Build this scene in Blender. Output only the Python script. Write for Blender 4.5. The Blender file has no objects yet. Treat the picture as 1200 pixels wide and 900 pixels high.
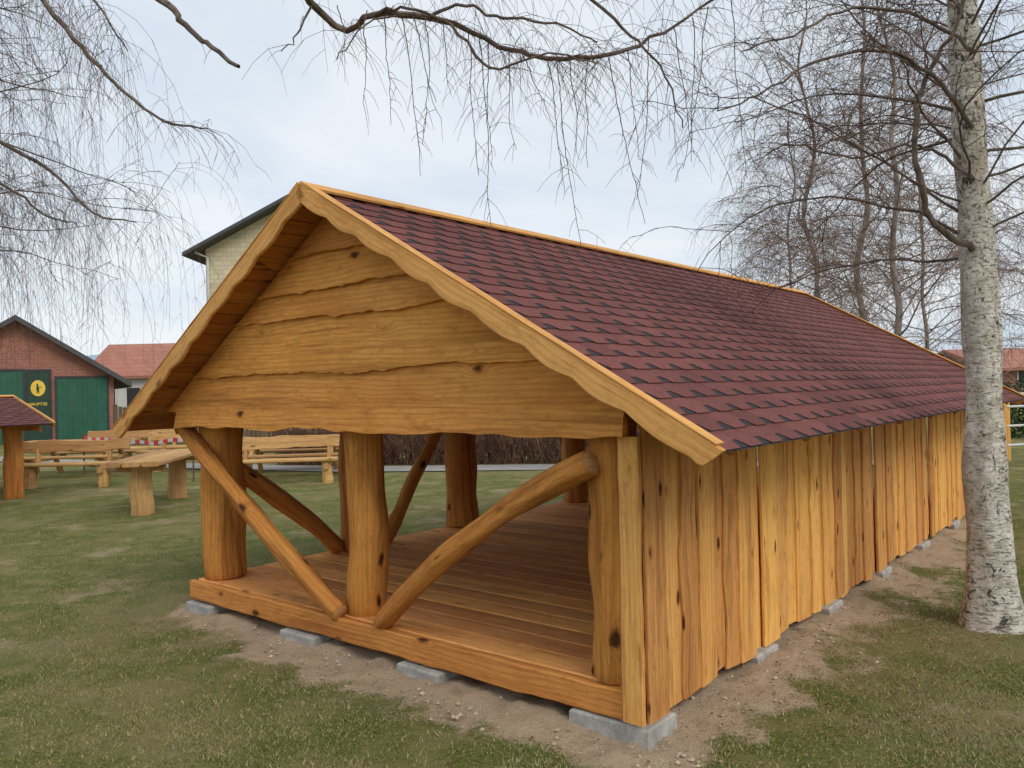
import bpy, math, random
import numpy as np
from mathutils import Vector, Matrix, Euler, noise
C = bpy.context.scene.collection
PI = math.pi
H = 1.65
F, PIT, ROL, TH = 947.5, 0.0047, -0.0229, 0.6887
CX, CY = 0.5069, 3.8186
# ------------------------------------------------------------------ camera
cd = bpy.data.cameras.new('camera'); cam = bpy.data.objects.new('camera', cd); C.objects.link(cam)
cd.sensor_width = 36; cd.lens = F/1200*36; cd.clip_end = 9000; cd.clip_start = 0.05
cam.matrix_world = Matrix.Translation((0, 0, H)) @ (Euler((PI/2+PIT, 0, 0)).to_matrix() @ Matrix.Rotation(ROL, 3, 'Z')).to_4x4()
bpy.context.scene.camera = cam
sc = bpy.context.scene
sc.view_settings.view_transform = 'Standard'; sc.view_settings.look = 'None'; sc.view_settings.exposure = 0

def ray(px, py):
    a, b = px-600, py-450
    c, s = math.cos(ROL), math.sin(ROL); a, b = a*c+b*s, -a*s+b*c
    c, s = math.cos(PIT), math.sin(PIT)
    dx, dz = a/F, -b/F
    return dx, c-dz*s, s+dz*c
def G(px, py, z=0):
    x, y, zz = ray(px, py); t = (z-H)/zz
    return Vector((x*t, y*t, z))
def P(px, py, Y):
    x, y, z = ray(px, py); t = Y/y
    return Vector((x*t, Y, H+z*t))

# ------------------------------------------------------------------ mesh builder
class MB:
    def __init__(s): s.v = []; s.f = []; s.uv = []; s.tone = []; s.mi = []
    def face(s, idx, uv=None, tone=0.5, mi=0):
        s.f.append(idx); s.uv.extend(uv if uv else [(0, 0)]*len(idx)); s.tone.append(tone); s.mi.append(mi)
    def quad(s, a, b, c, d, uv=None, tone=0.5, mi=0):
        n = len(s.v); s.v.extend((tuple(a), tuple(b), tuple(c), tuple(d)))
        s.face((n, n+1, n+2, n+3), uv or [(0, 0), (1, 0), (1, 1), (0, 1)], tone, mi)
    def poly(s, pts, uv=None, tone=0.5, mi=0):
        n = len(s.v); s.v.extend(tuple(p) for p in pts)
        s.face(tuple(range(n, n+len(pts))), uv or [(p[0], p[2]) for p in pts], tone, mi)
    def box(s, x0, x1, y0, y1, z0, z1, tone=0.5, mi=0, M=None):
        vs = [Vector((x, y, z)) for z in (z0, z1) for y in (y0, y1) for x in (x0, x1)]
        if M: vs = [M @ v for v in vs]
        n = len(s.v); s.v.extend(tuple(v) for v in vs)
        for q in ((0, 2, 3, 1), (4, 5, 7, 6), (0, 1, 5, 4), (2, 6, 7, 3), (0, 4, 6, 2), (1, 3, 7, 5)):
            s.face(tuple(n+i for i in q), [(vs[i].x+vs[i].y, vs[i].z) for i in q], tone, mi)
    def build(s, name, mats, parent=None, smooth=False, M=None):
        me = bpy.data.meshes.new(name); me.from_pydata(s.v, [], s.f)
        uvl = me.uv_layers.new(name='UVMap'); uvl.data.foreach_set('uv', np.array(s.uv, dtype=np.float32).ravel())
        at = me.attributes.new('tone', 'FLOAT', 'FACE'); at.data.foreach_set('value', np.array(s.tone, dtype=np.float32))
        if not isinstance(mats, (list, tuple)): mats = [mats]
        for m in mats: me.materials.append(m)
        me.polygons.foreach_set('material_index', np.array(s.mi, dtype=np.int32))
        if smooth: me.polygons.foreach_set('use_smooth', np.ones(len(s.f), dtype=bool))
        me.update()
        o = bpy.data.objects.new(name, me); C.objects.link(o)
        if parent: o.parent = parent
        if M is not None: o.matrix_world = M
        return o
rnd = random.Random(5)
def board(mb, o, ax, ay, az, L, w, t, n=8, wob=0.006, ch=0.004, wl=None, wr=None, mi=0, tone=None, e0=0, e1=0):
    """plank with slightly live edges; o = centre of the start edge on its underside"""
    o, ax, ay, az = Vector(o), Vector(ax).normalized(), Vector(ay).normalized(), Vector(az).normalized()
    U, V = rnd.uniform(0, 60), rnd.uniform(0, 60); tn = rnd.random() if tone is None else tone
    s1, s2 = rnd.uniform(0, 99), rnd.uniform(0, 99)
    base = len(mb.v)
    vv = [0, w, w+ch*1.4, w+t, w+t+ch, 2*w+t, 2*w+t+ch, 2*w+2*t, 2*w+2*t+2*ch]
    for i in range(n+1):
        u = L*i/n
        a = (wl(u) if wl else wob*2*noise.noise((s1, u*2.3, 0))+wob*.8*noise.noise((s1, u*9, 3))) ; b = (wr(u) if wr else wob*2*noise.noise((s2, u*2.3, 5))+wob*.8*noise.noise((s2, u*9, 3)))
        l, r = -w/2+a, w/2+b
        for (y, z) in ((l+ch, 0), (r-ch, 0), (r, ch), (r, t-ch), (r-ch, t), (l+ch, t), (l, t-ch), (l, ch)):
            f = (y+w/2)/w
            uu = u + (e0*(f-.5) if i == 0 else 0) + (e1*(f-.5) if i == n else 0)
            mb.v.append(tuple(o+ax*uu+ay*y+az*z))
    for i in range(n):
        for k in range(8):
            k2 = (k+1) % 8; a = base+i*8
            u0, u1 = U+L*i/n, U+L*(i+1)/n
            mb.face((a+k, a+8+k, a+8+k2, a+k2), [(u0, V+vv[k]), (u1, V+vv[k]), (u1, V+vv[k+1]), (u0, V+vv[k+1])], tn, mi)
    mb.face(tuple(base+k for k in range(8)), [(U, V+vv[k]) for k in range(8)], tn, mi)
    mb.face(tuple(base+n*8+k for k in reversed(range(8))), [(U, V+vv[k]) for k in range(8)], tn, mi)
def tube(mb, pts, rad, sides=6, tone=0.5, mi=0, caps=False, capmi=None, U=0, lump=0, seed=0):
    n = len(pts); base = len(mb.v)
    T = [(pts[min(i+1, n-1)]-pts[max(i-1, 0)]).normalized() for i in range(n)]
    ref = Vector((0, 0, 1)) if abs(T[0].z) < .8 else Vector((0, 1, 0))
    u = T[0].cross(ref).normalized(); us = [U]
    for i in range(1, n): us.append(us[-1]+(pts[i]-pts[i-1]).length)
    for i in range(n):
        u = (u - T[i]*u.dot(T[i])).normalized(); w = T[i].cross(u)
        for k in range(sides):
            a = 2*PI*k/sides; r = rad[i]
            if lump: r *= 1+lump*noise.noise((math.cos(a)*1.3+seed, math.sin(a)*1.3, us[i]*2.2))
            mb.v.append(tuple(pts[i]+u*(math.cos(a)*r)+w*(math.sin(a)*r)))
    R = rad[0]
    for i in range(n-1):
        for k in range(sides):
            k2 = (k+1) % sides; a = base+i*sides; v0, v1 = 2*PI*k/sides*R, 2*PI*(k+1)/sides*R
            mb.face((a+k, a+k2, a+sides+k2, a+sides+k), [(us[i], v0), (us[i], v1), (us[i+1], v1), (us[i+1], v0)], tone, mi)
    if caps:
        cm = mi if capmi is None else capmi
        for i, rev in ((0, True), (n-1, False)):
            idx = [base+i*sides+k for k in range(sides)]
            if rev: idx.reverse()
            mb.face(tuple(idx), [(math.cos(2*PI*k/sides)*rad[i], math.sin(2*PI*k/sides)*rad[i]) for k in range(sides)], tone, cm)
def log(mb, p0, p1, r0, r1, n=14, sides=20, bend=(0, 0, 0), lump=0.16, tone=None, mi=0, capmi=1):
    p0, p1, b = Vector(p0), Vector(p1), Vector(bend)
    s = rnd.uniform(0, 99); tn = rnd.random() if tone is None else tone
    pts = []; rad = []
    for i in range(n+1):
        t = i/n
        pts.append(p0.lerp(p1, t)+b*4*t*(1-t)+Vector((noise.noise((s, t*3, 0)), noise.noise((s, t*3, 9)), 0))*r0*.22)
        rad.append((r0+(r1-r0)*t)*(1+.07*noise.noise((s+3, t*6, 0))))
    d = (pts[1]-pts[0]).normalized(); pts = [pts[0]]+[pts[0]+d*.012]+pts[1:]; rad = [rad[0]-.012]+rad
    d = (pts[-1]-pts[-2]).normalized(); pts = pts[:-1]+[pts[-1]-d*.012, pts[-1]]; rad = rad[:]+[rad[-1]-.012]
    tube(mb, pts, rad, sides, tn, mi, True, capmi, rnd.uniform(0, 50), lump, s)

# ------------------------------------------------------------------ materials
def mat(name):
    m = bpy.data.materials.new(name); m.use_nodes = True; nt = m.node_tree
    b = nt.nodes['Principled BSDF']
    return m, nt, b
class N:
    def __init__(s, nt): s.nt = nt
    def n(s, t, **k):
        x = s.nt.nodes.new(t)
        for a, b in k.items(): setattr(x, a, b)
        return x
    def l(s, a, b): s.nt.links.new(a, b)
    def val(s, sock, v):
        if isinstance(v, bpy.types.NodeSocket): s.l(v, sock)
        else: sock.default_value = v
    def math(s, op, a, b=0.0, c=0.0, clamp=False):
        x = s.n('ShaderNodeMath', operation=op, use_clamp=clamp)
        s.val(x.inputs[0], a); s.val(x.inputs[1], b); s.val(x.inputs[2], c); return x.outputs[0]
    def mix(s, f, a, b, mode='MIX'):
        x = s.n('ShaderNodeMix', data_type='RGBA', blend_type=mode)
        s.val(x.inputs[0], f)
        for sk, v in ((x.inputs[6], a), (x.inputs[7], b)):
            if isinstance(v, bpy.types.NodeSocket): s.l(v, sk)
            else: sk.default_value = (*v, 1) if len(v) == 3 else v
        return x.outputs[2]
    def noise(s, vec, scale=5, detail=4, rough=.55, dist=0):
        x = s.n('ShaderNodeTexNoise'); x.inputs['Scale'].default_value = scale; x.inputs['Detail'].default_value = detail
        x.inputs['Roughness'].default_value = rough; x.inputs['Distortion'].default_value = dist
        if vec is not None: s.l(vec, x.inputs['Vector'])
        return x.outputs[0]
    def ss(s, v, a, b):
        x = s.n('ShaderNodeMapRange', interpolation_type='SMOOTHSTEP'); s.val(x.inputs[0], v)
        x.inputs[1].default_value = a; x.inputs[2].default_value = b; return x.outputs[0]
    def comb(s, a, b, c):
        x = s.n('ShaderNodeCombineXYZ'); s.val(x.inputs[0], a); s.val(x.inputs[1], b); s.val(x.inputs[2], c); return x.outputs[0]
    def sep(s, v):
        x = s.n('ShaderNodeSeparateXYZ'); s.l(v, x.inputs[0]); return x.outputs
    def bump(s, h, strength, dist=.01):
        x = s.n('ShaderNodeBump'); s.val(x.inputs['Height'], h); x.inputs['Strength'].default_value = strength; x.inputs['Distance'].default_value = dist
        return x.outputs[0]
    def obj(s): return s.n('ShaderNodeTexCoord').outputs['Object']
    def uv(s): return s.n('ShaderNodeUVMap').outputs[0]
    def attr(s, n): return s.n('ShaderNodeAttribute', attribute_name=n).outputs['Fac']

def wood(name, light, mid, dark, streak=.5, knot=1.0, patch=.4, rough=.5, tonev=.25, patchcol=None, kf=(2.3, 6.5), blotch=.5):
    m, nt, b = mat(name); k = N(nt)
    s = k.sep(k.uv()); u, v = s[0], s[1]; tn = k.attr('tone')
    t9 = k.math('MULTIPLY', tn, 31.7)
    vo = k.n('ShaderNodeTexVoronoi', feature='F1'); vo.inputs['Scale'].default_value = 1; vo.inputs['Randomness'].default_value = 1
    wob = k.noise(k.comb(k.math('MULTIPLY', u, 14), k.math('MULTIPLY', v, 30), t9), 1, 3, .6)
    k.l(k.comb(k.math('ADD', k.math('MULTIPLY', u, kf[0]), k.math('MULTIPLY', wob, .12)), k.math('ADD', k.math('MULTIPLY', v, kf[1]), k.math('MULTIPLY', wob, .22)), t9), vo.inputs['Vector'])
    dist = vo.outputs['Distance']
    halo = k.ss(dist, .36, .0)
    core = k.ss(dist, .17, .05)
    warp = k.noise(k.comb(k.math('MULTIPLY', u, .7), k.math('MULTIPLY', v, 3.0), t9), 1, 3, .5)
    g = k.math('ADD', k.math('MULTIPLY', v, 34), k.math('MULTIPLY', warp, 5))
    g = k.math('ADD', g, k.math('MULTIPLY', halo, 1.8*knot)); g = k.math('ADD', g, k.math('MULTIPLY', wob, .25))
    ring = k.math('SINE', k.math('MULTIPLY', g, 6.0))
    ring = k.ss(ring, -.3, 1)
    fine = k.noise(k.comb(k.math('MULTIPLY', u, 4), k.math('MULTIPLY', v, 150), t9), 1, 5, .75)
    str_ = k.noise(k.comb(k.math('MULTIPLY', u, .8), k.math('MULTIPLY', v, 17), t9), 1, 5, .65, .4)
    pat = k.noise(k.comb(k.math('MULTIPLY', u, 1.2), k.math('MULTIPLY', v, 6), k.math('ADD', t9, 7)), 1, 5, .65, .6)
    blot = k.noise(k.comb(k.math('MULTIPLY', u, 8), k.math('MULTIPLY', v, 17), k.math('ADD', t9, 17)), 1, 6, .8)
    big = k.noise(k.comb(k.math('MULTIPLY', u, 1.6), k.math('MULTIPLY', v, 3.2), k.math('ADD', t9, 27)), 1, 3, .6)
    fleck = k.noise(k.comb(k.math('MULTIPLY', u, 40), k.math('MULTIPLY', v, 160), t9), 1, 2, .6)
    md = tuple((a+c)/2 for a, c in zip(mid, dark))
    col = k.mix(k.math('MULTIPLY', ring, .5), light, mid)
    col = k.mix(k.math('MULTIPLY', k.ss(big, .40, .66), blotch), col, mid)
    col = k.mix(k.math('MULTIPLY', k.ss(str_, .48, .70), streak), col, dark)
    col = k.mix(k.math('MULTIPLY', k.ss(fine, .40, .68), .55), col, mid)
    col = k.mix(k.math('MULTIPLY', k.ss(blot, .48, .70), .55), col, md)
    col = k.mix(k.math('MULTIPLY', k.ss(fleck, .60, .75), .5), col, md)
    col = k.mix(k.math('MULTIPLY', k.ss(pat, .55, .70), patch), col, patchcol or dark)
    col = k.mix(k.math('MULTIPLY', halo, .4*knot), col, mid)
    col = k.mix(k.math('MULTIPLY', core, .9*knot), col, tuple(c*.5 for c in dark))
    hs = k.n('ShaderNodeHueSaturation'); k.l(col, hs.inputs['Color'])
    k.l(k.math('ADD', k.math('MULTIPLY', tn, tonev*2), 1-tonev), hs.inputs['Value'])
    k.l(k.math('ADD', k.math('MULTIPLY', tn, .014), .489), hs.inputs['Hue'])
    k.l(hs.outputs[0], b.inputs['Base Color'])
    b.inputs['Roughness'].default_value = rough; b.inputs['Specular IOR Level'].default_value = .2
    h = k.math('ADD', k.math('MULTIPLY', fine, .7), k.math('MULTIPLY', ring, .12))
    h = k.math('SUBTRACT', h, k.math('MULTIPLY', core, .5))
    h = k.math('ADD', h, k.math('MULTIPLY', blot, .8))
    k.l(k.bump(h, .75, .009), b.inputs['Normal'])
    return m
W_gable = wood('honey wood', (.76, .355, .092), (.53, .200, .038), (.18, .056, .012), .6, 1.2, .3, .75, .14, None, (2.6, 5.0), .45)
W_wall = wood('pale stained wood', (.88, .50, .150), (.68, .310, .072), (.23, .080, .018), .62, 1.3, .6, .75, .22, (.34, .12, .026), (3.0, 7.0), .35)
W_log = wood('stained log', (.68, .31, .072), (.48, .182, .034), (.15, .048, .011), .75, 1.2, .45, .72, .10, None, (2.6, 5))
W_deck = wood('deck wood', (.90, .46, .15), (.70, .30, .076), (.30, .11, .026), .5, .7, .4, .85, .22)
W_soffit = wood('roof board wood', (.52, .21, .044), (.38, .135, .024), (.14, .05, .011), .5, .8, .3, .75, .15)
W_trim = wood('trim wood', (.84, .46, .155), (.66, .31, .082), (.30, .115, .028), .5, .8, .3, .7, .1)
W_end = wood('cut log end', (.70, .42, .18), (.52, .27, .10), (.24, .11, .04), .4, 0, .3, .75, .08)
W_bench = wood('bench wood', (.66, .42, .18), (.48, .27, .095), (.20, .10, .036), .55, .8, .4, .8, .2)
W_fence = wood('weathered fence wood', (.16, .11, .07), (.11, .075, .05), (.05, .035, .025), .5, .5, .4, .8, .2)

def simple(name, col, rough=.7, var=.15, scale=6, bump=.1, metallic=0):
    m, nt, b = mat(name); k = N(nt); o = k.obj()
    n1 = k.noise(o, scale, 5, .6); n2 = k.noise(o, scale*12, 3, .6)
    f = k.math('ADD', k.math('MULTIPLY', n1, .7), k.math('MULTIPLY', n2, .3))
    c = k.mix(k.ss(f, .3, .7), tuple(x*(1-var) for x in col), tuple(min(1, x*(1+var)) for x in col))
    k.l(c, b.inputs['Base Color']); b.inputs['Roughness'].default_value = rough; b.inputs['Metallic'].default_value = metallic
    k.l(k.bump(f, bump, .01), b.inputs['Normal']); return m
def twigmat(name, c0, c1):
    m, nt, b = mat(name); k = N(nt); k.l(k.mix(k.attr('tone'), c0, c1), b.inputs['Base Color'])
    b.inputs['Roughness'].default_value = .85; b.inputs['Specular IOR Level'].default_value = .15; return m
M_concrete = simple('concrete', (.38, .365, .335), .9, .35, 9, .7)
M_darkroof = simple('dark roof edge', (.07, .07, .075), .7, .2)
M_green = simple('green painted door', (.012, .10, .055), .5, .2, 3)
M_dgreen = simple('dark green painted door', (.012, .045, .028), .5, .2, 3)
M_white = simple('white paint', (.62, .62, .60), .7, .08)
M_dark = simple('dark opening', (.03, .03, .035), .5, .2)
M_yellow = simple('yellow paint', (.75, .52, .06), .6, .1)
M_path = simple('gravel path', (.30, .285, .265), .95, .2, 3, .4)
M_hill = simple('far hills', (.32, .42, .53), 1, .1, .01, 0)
M_red = simple('red plastic', (.65, .04, .03), .5, .1)

def shingle_mat():
    m, nt, b = mat('maroon bitumen shingles'); k = N(nt); o = k.obj(); tn = k.attr('tone')
    gr = k.noise(o, 240, 3, .8); big = k.noise(o, 1.6, 4, .6); md = k.noise(o, 22, 4, .7)
    c = k.mix(k.ss(gr, .38, .62), (.090, .030, .027), (.265, .100, .088))
    c = k.mix(k.math('MULTIPLY', big, .35), c, (.165, .060, .052))
    c = k.mix(k.math('MULTIPLY', k.ss(md, .50, .68), .4), c, (.085, .032, .031))
    hs = k.n('ShaderNodeHueSaturation'); k.l(c, hs.inputs['Color']); k.l(k.math('ADD', k.math('MULTIPLY', tn, .34), .83), hs.inputs['Value'])
    k.l(hs.outputs[0], b.inputs['Base Color']); b.inputs['Roughness'].default_value = .92; b.inputs['Specular IOR Level'].default_value = .2
    k.l(k.bump(gr, .6, .004), b.inputs['Normal']); return m
M_sh = shingle_mat()
M_shd = simple('black bitumen', (.026, .021, .024), .88, .4, 60, .4)

def brick(name, c1, c2, mortar, bw=.25, bh=.077):
    m, nt, b = mat(name); k = N(nt); s = k.sep(k.obj())
    t = k.n('ShaderNodeTexBrick'); t.inputs['Scale'].default_value = 1
    k.l(k.comb(k.math('ADD', s[0], s[1]), s[2], 0), t.inputs['Vector'])
    t.inputs['Color1'].default_value = (*c1, 1); t.inputs['Color2'].default_value = (*c2, 1); t.inputs['Mortar'].default_value = (*mortar, 1)
    t.inputs['Brick Width'].default_value = bw; t.inputs['Row Height'].default_value = bh; t.inputs['Mortar Size'].default_value = .008
    n = k.noise(k.obj(), .8, 4, .6)
    k.l(k.mix(k.math('MULTIPLY', k.ss(n, .4, .7), .35), t.outputs[0], tuple(x*.6 for x in c1)), b.inputs['Base Color'])
    b.inputs['Roughness'].default_value = .9; return m
M_brick = brick('red brick', (.40, .14, .095), (.28, .09, .062), (.32, .26, .22))
M_beige = brick('beige brick', (.70, .61, .42), (.60, .51, .34), (.36, .32, .25), .4, .2)
M_tile = brick('orange roof tiles', (.44, .19, .135), (.37, .15, .105), (.24, .10, .07), .3, .25)

def bark():
    m, nt, b = mat('birch bark'); k = N(nt); s = k.sep(k.uv()); u, v = s[0], s[1]
    o = k.obj(); z = k.sep(o)[2]
    up = k.ss(z, 1.6, 3.2)
    a = k.noise(k.comb(k.math('MULTIPLY', u, 75), k.math('MULTIPLY', v, 9), 0), 1, 5, .7, .6)
    l = k.ss(a, .55, .65)
    big = k.noise(k.comb(k.math('MULTIPLY', u, 12), k.math('MULTIPLY', v, 8), 3), 1, 6, .75, 1.2)
    low = k.ss(z, .5, -.05)
    thr = k.math('ADD', k.math('ADD', big, k.math('MULTIPLY', low, .04)), k.math('MULTIPLY', up, .035))
    d = k.ss(thr, .595, .64)
    gn = k.noise(o, 9, 6, .7); g2 = k.noise(o, 38, 4, .7)
    c = k.mix(k.ss(gn, .35, .65), (.50, .45, .37), (.82, .77, .69))
    c = k.mix(k.math('MULTIPLY', k.ss(g2, .45, .7), .35), c, (.34, .28, .21))
    c = k.mix(k.math('MULTIPLY', k.ss(k.noise(o, 2.6, 4, .6), .46, .68), k.math('ADD', k.math('MULTIPLY', up, .45), .2)), c, (.33, .26, .16))
    c = k.mix(k.math('MULTIPLY', l, .65), c, (.14, .11, .09))
    c = k.mix(k.math('MULTIPLY', d, .92), c, (.045, .036, .030))
    k.l(c, b.inputs['Base Color']); b.inputs['Roughness'].default_value = .9
    h = k.math('SUBTRACT', k.math('ADD', gn, k.math('MULTIPLY', g2, .6)), k.math('MULTIPLY', d, .9)); h = k.math('SUBTRACT', h, k.math('MULTIPLY', l, .4))
    k.l(k.bump(h, 1.0, .03), b.inputs['Normal']); return m
M_bark = bark()
M_twig = twigmat('birch twigs', (.070, .040, .032), (.18, .115, .090))
M_limb = simple('birch limb bark', (.12, .09, .07), .85, .6, 14, .4)
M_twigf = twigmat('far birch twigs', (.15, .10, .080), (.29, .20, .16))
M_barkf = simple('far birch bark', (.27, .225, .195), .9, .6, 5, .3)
M_hedge = twigmat('bare hedge twigs', (.12, .06, .042), (.24, .13, .09))
M_leafg = twigmat('evergreen leaves', (.04, .075, .025), (.08, .13, .05))

# ------------------------------------------------------------------ tags
def tag(o, label=None, cat=None, group=None, kind=None):
    if label: o['label'] = label
    if cat: o['category'] = cat
    if group: o['group'] = group
    if kind: o['kind'] = kind
    return o
def empty(name, loc=(0, 0, 0), rz=0):
    o = bpy.data.objects.new(name, None); C.objects.link(o); o.location = loc; o.rotation_euler = (0, 0, rz); o.empty_display_size = .2; return o

# ------------------------------------------------------------------ ground
LT = Matrix.Translation((CX, CY, 0)) @ Matrix.Rotation(PI/2-TH, 4, 'Z'); LTi = LT.inverted()
SL, SW = 7.68, 3.908
def soil_at(x, y):
    p = LTi @ Vector((x, y, 0))
    dx = max(-p.x, 0, p.x-SL); dyr = max(-p.y, 0); dyl = max(p.y-SW, 0)
    wr = .56+.12*min(1, max(0, p.x/3)); wf = .56-.16*min(1, max(0, (p.y-2)/2))
    d = max(dx/wf, dyr/wr, dyl/.26) if not (dx and (dyr or dyl)) else math.hypot(dx/wf, dyr/wr+dyl/.26)
    n = noise.noise((x*1.3, y*1.3, 0))*.5+noise.noise((x*4, y*4, 3))*.42+noise.noise((x*13, y*13, 3))*.30
    return max(0, min(1, (1.0+n-d)*1.4))
def mound(x, y):
    p = LTi @ Vector((x, y, 0))
    if not (-1 < p.x < SL+1 and -1.2 < p.y < SW+1): return 0
    side = math.exp(-(max(0, -p.y-.05)/.28)**2)*min(1, max(0, (p.x-.1)/.5))*.050 if p.y < .6 else 0
    fr = math.exp(-(max(0, -p.x-.02)/.2)**2)*.022 if p.x < .5 and p.y > -.1 else 0
    return max(side, fr)*(.75+.5*noise.noise((x*3, y*3, 4)))
def axis(lo, hi, step, far, g=1.35):
    a = list(np.arange(lo, hi, step)); s = step; x = a[-1]
    while x < far: s *= g; x += s; a.append(x)
    s = step; x = a[0]; b = []
    while x > -far: s *= g; x -= s; b.append(x)
    return b[::-1]+a
def gz0(x, y): return .014*noise.noise((x*.9, y*.9, 1))+.006*noise.noise((x*4, y*4, 1))
def gz(x, y): return gz0(x, y)+mound(x, y)
xs = axis(-4.5, 6.5, .045, 4000); ys = axis(2.2, 12, .045, 4000)
nx, ny = len(xs), len(ys)
vs = np.zeros((ny, nx, 3), dtype=np.float32); so = np.zeros((ny, nx), dtype=np.float32)
for j, y in enumerate(ys):
    for i, x in enumerate(xs):
        z = 0; s = 0
        if -12 < x < 14 and -2 < y < 22:
            near = (-6 < x < 9 and 2 < y < 14)
            s = soil_at(x, y) if near else 0
            z = gz(x, y) if near else gz0(x, y)
            if s > 0: z += s*(.032*noise.noise((x*3.1, y*3.1, 7))+.024*noise.noise((x*8, y*8, 7))+.020*abs(noise.noise((x*19, y*19, 2))))-.004
        vs[j, i] = (x, y, z); so[j, i] = s
idx = np.arange(nx*ny).reshape(ny, nx)
fq = np.stack([idx[:-1, :-1], idx[:-1, 1:], idx[1:, 1:], idx[1:, :-1]], -1).reshape(-1, 4)
me = bpy.data.meshes.new('ground'); me.from_pydata(vs.reshape(-1, 3).tolist(), [], fq.tolist())
at = me.attributes.new('soil', 'FLOAT', 'POINT'); at.data.foreach_set('value', so.ravel())
me.polygons.foreach_set('use_smooth', np.ones(len(fq), dtype=bool))
gnd = bpy.data.objects.new('ground', me); C.objects.link(gnd); gnd['kind'] = 'structure'
def ground_mat():
    m, nt, b = mat('lawn'); k = N(nt); o = k.obj(); so = k.attr('soil')
    big = k.noise(o, .6, 5, .65, .3); midn = k.noise(o, 3.2, 5, .65); fin = k.noise(o, 60, 4, .7); vf = k.noise(o, 230, 2, .7)
    g = k.mix(k.ss(fin, .35, .68), (.090, .108, .026), (.235, .250, .072))
    g = k.mix(k.math('MULTIPLY', k.ss(midn, .44, .62), .7), g, (.29, .24, .11))
    g = k.mix(k.math('MULTIPLY', k.ss(big, .46, .62), .55), g, (.31, .26, .125))
    g = k.mix(k.math('MULTIPLY', k.ss(k.noise(o, 1.2, 5, .7), .57, .65), .75), g, (.42, .32, .20))
    s = k.mix(k.ss(vf, .3, .7), (.40, .295, .195), (.66, .52, .375))
    s = k.mix(k.math('MULTIPLY', k.ss(k.noise(o, 7, 5, .7), .5, .68), .5), s, (.32, .225, .145))
    sf = k.ss(k.math('ADD', so, k.math('MULTIPLY', k.math('SUBTRACT', fin, .5), 1.2)), .20, .70)
    k.l(k.mix(sf, g, s), b.inputs['Base Color']); b.inputs['Roughness'].default_value = .95; b.inputs['Specular IOR Level'].default_value = .1
    hh = k.math('ADD', k.math('MULTIPLY', fin, .8), k.math('MULTIPLY', vf, .3))
    k.l(k.bump(hh, 1.0, .025), b.inputs['Normal']); return m
me.materials.append(ground_mat())

# grass blades
r = random.Random(3); vv = []; ff = []; tn = []
cnt = 0
while cnt < 82000:
    Y = 2.6+10*r.random()**1.5; X = (r.random()-.5)*1.36*Y
    p = LTi @ Vector((X, Y, 0))
    if -.05 < p.x < SL+.1 and -.05 < p.y < SW+.05: continue
    sv = soil_at(X, Y)
    if sv > .2 and r.random() < sv*1.5 and r.random() > .05: continue
    pn = noise.noise((X*1.3, Y*1.3, 20))+.5*noise.noise((X*4.3, Y*4.3, 20))
    if pn < -.02 and r.random() < .75: continue
    z = gz(X, Y)-.003
    for _ in range(2):
        a = r.random()*2*PI; h = r.uniform(.008, .024); w = r.uniform(.0018, .0036); l = r.uniform(.2, 1.4)*h
        x, y = X+r.uniform(-.02, .02), Y+r.uniform(-.02, .02); b = r.random()*2*PI; n = len(vv)
        vv += [(x-math.cos(a)*w, y-math.sin(a)*w, z), (x+math.cos(a)*w, y+math.sin(a)*w, z), (x+math.cos(b)*l, y+math.sin(b)*l, z+h)]
        ff.append((n, n+1, n+2)); tn.append(min(1, r.random()*(1.25 if pn < .1 else 1)))
    cnt += 1
me = bpy.data.meshes.new('grass'); me.from_pydata(vv, [], ff); at = me.attributes.new('tone', 'FLOAT', 'FACE'); at.data.foreach_set('value', np.array(tn, dtype=np.float32))
m, nt, b = mat('grass blades'); k = N(nt); t = k.attr('tone')
c = k.mix(t, (.10, .125, .028), (.27, .29, .085)); c = k.mix(k.ss(t, .66, .84), c, (.44, .36, .18))
c = k.mix(k.math('MULTIPLY', k.ss(k.noise(k.obj(), .6, 5, .65, .3), .46, .62), .5), c, (.33, .275, .13))
k.l(c, b.inputs['Base Color']); b.inputs['Roughness'].default_value = .8
me.materials.append(m); o = bpy.data.objects.new('grass', me); C.objects.link(o); tag(o, 'short green grass blades on the lawn', 'grass', kind='stuff')

# soil clods
mb = MB(); r = random.Random(8); cnt = 0
while cnt < 1600:
    if r.random() < .5: lx, ly = r.uniform(-.8, -.02), r.uniform(-.8, SW+.4)
    else: lx, ly = r.uniform(-.5, SL), r.uniform(-.95, -.05)
    p = LT @ Vector((lx, ly, 0))
    if soil_at(p.x, p.y) < .4: continue
    q = r.random()**6*.014+.0025; z = gz(p.x, p.y)+.006; n = len(mb.v)
    for d in ((1, 0, 0), (0, 1, 0), (-1, 0, 0), (0, -1, 0), (0, 0, .8), (0, 0, -.8)):
        mb.v.append((p.x+(d[0]+r.uniform(-.3, .3))*q, p.y+(d[1]+r.uniform(-.3, .3))*q, z+(d[2]+r.uniform(-.2, .2))*q))
    for f in ((0, 1, 4), (1, 2, 4), (2, 3, 4), (3, 0, 4), (1, 0, 5), (2, 1, 5), (3, 2, 5), (0, 3, 5)): mb.face(tuple(n+i for i in f), None, r.random())
    cnt += 1
o = mb.build('soil_clods', simple('dry soil clods', (.50, .38, .27), .95, .3, 9, .5)); tag(o, 'crumbs of dry sandy soil around the shelter', 'soil', kind='stuff')
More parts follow.
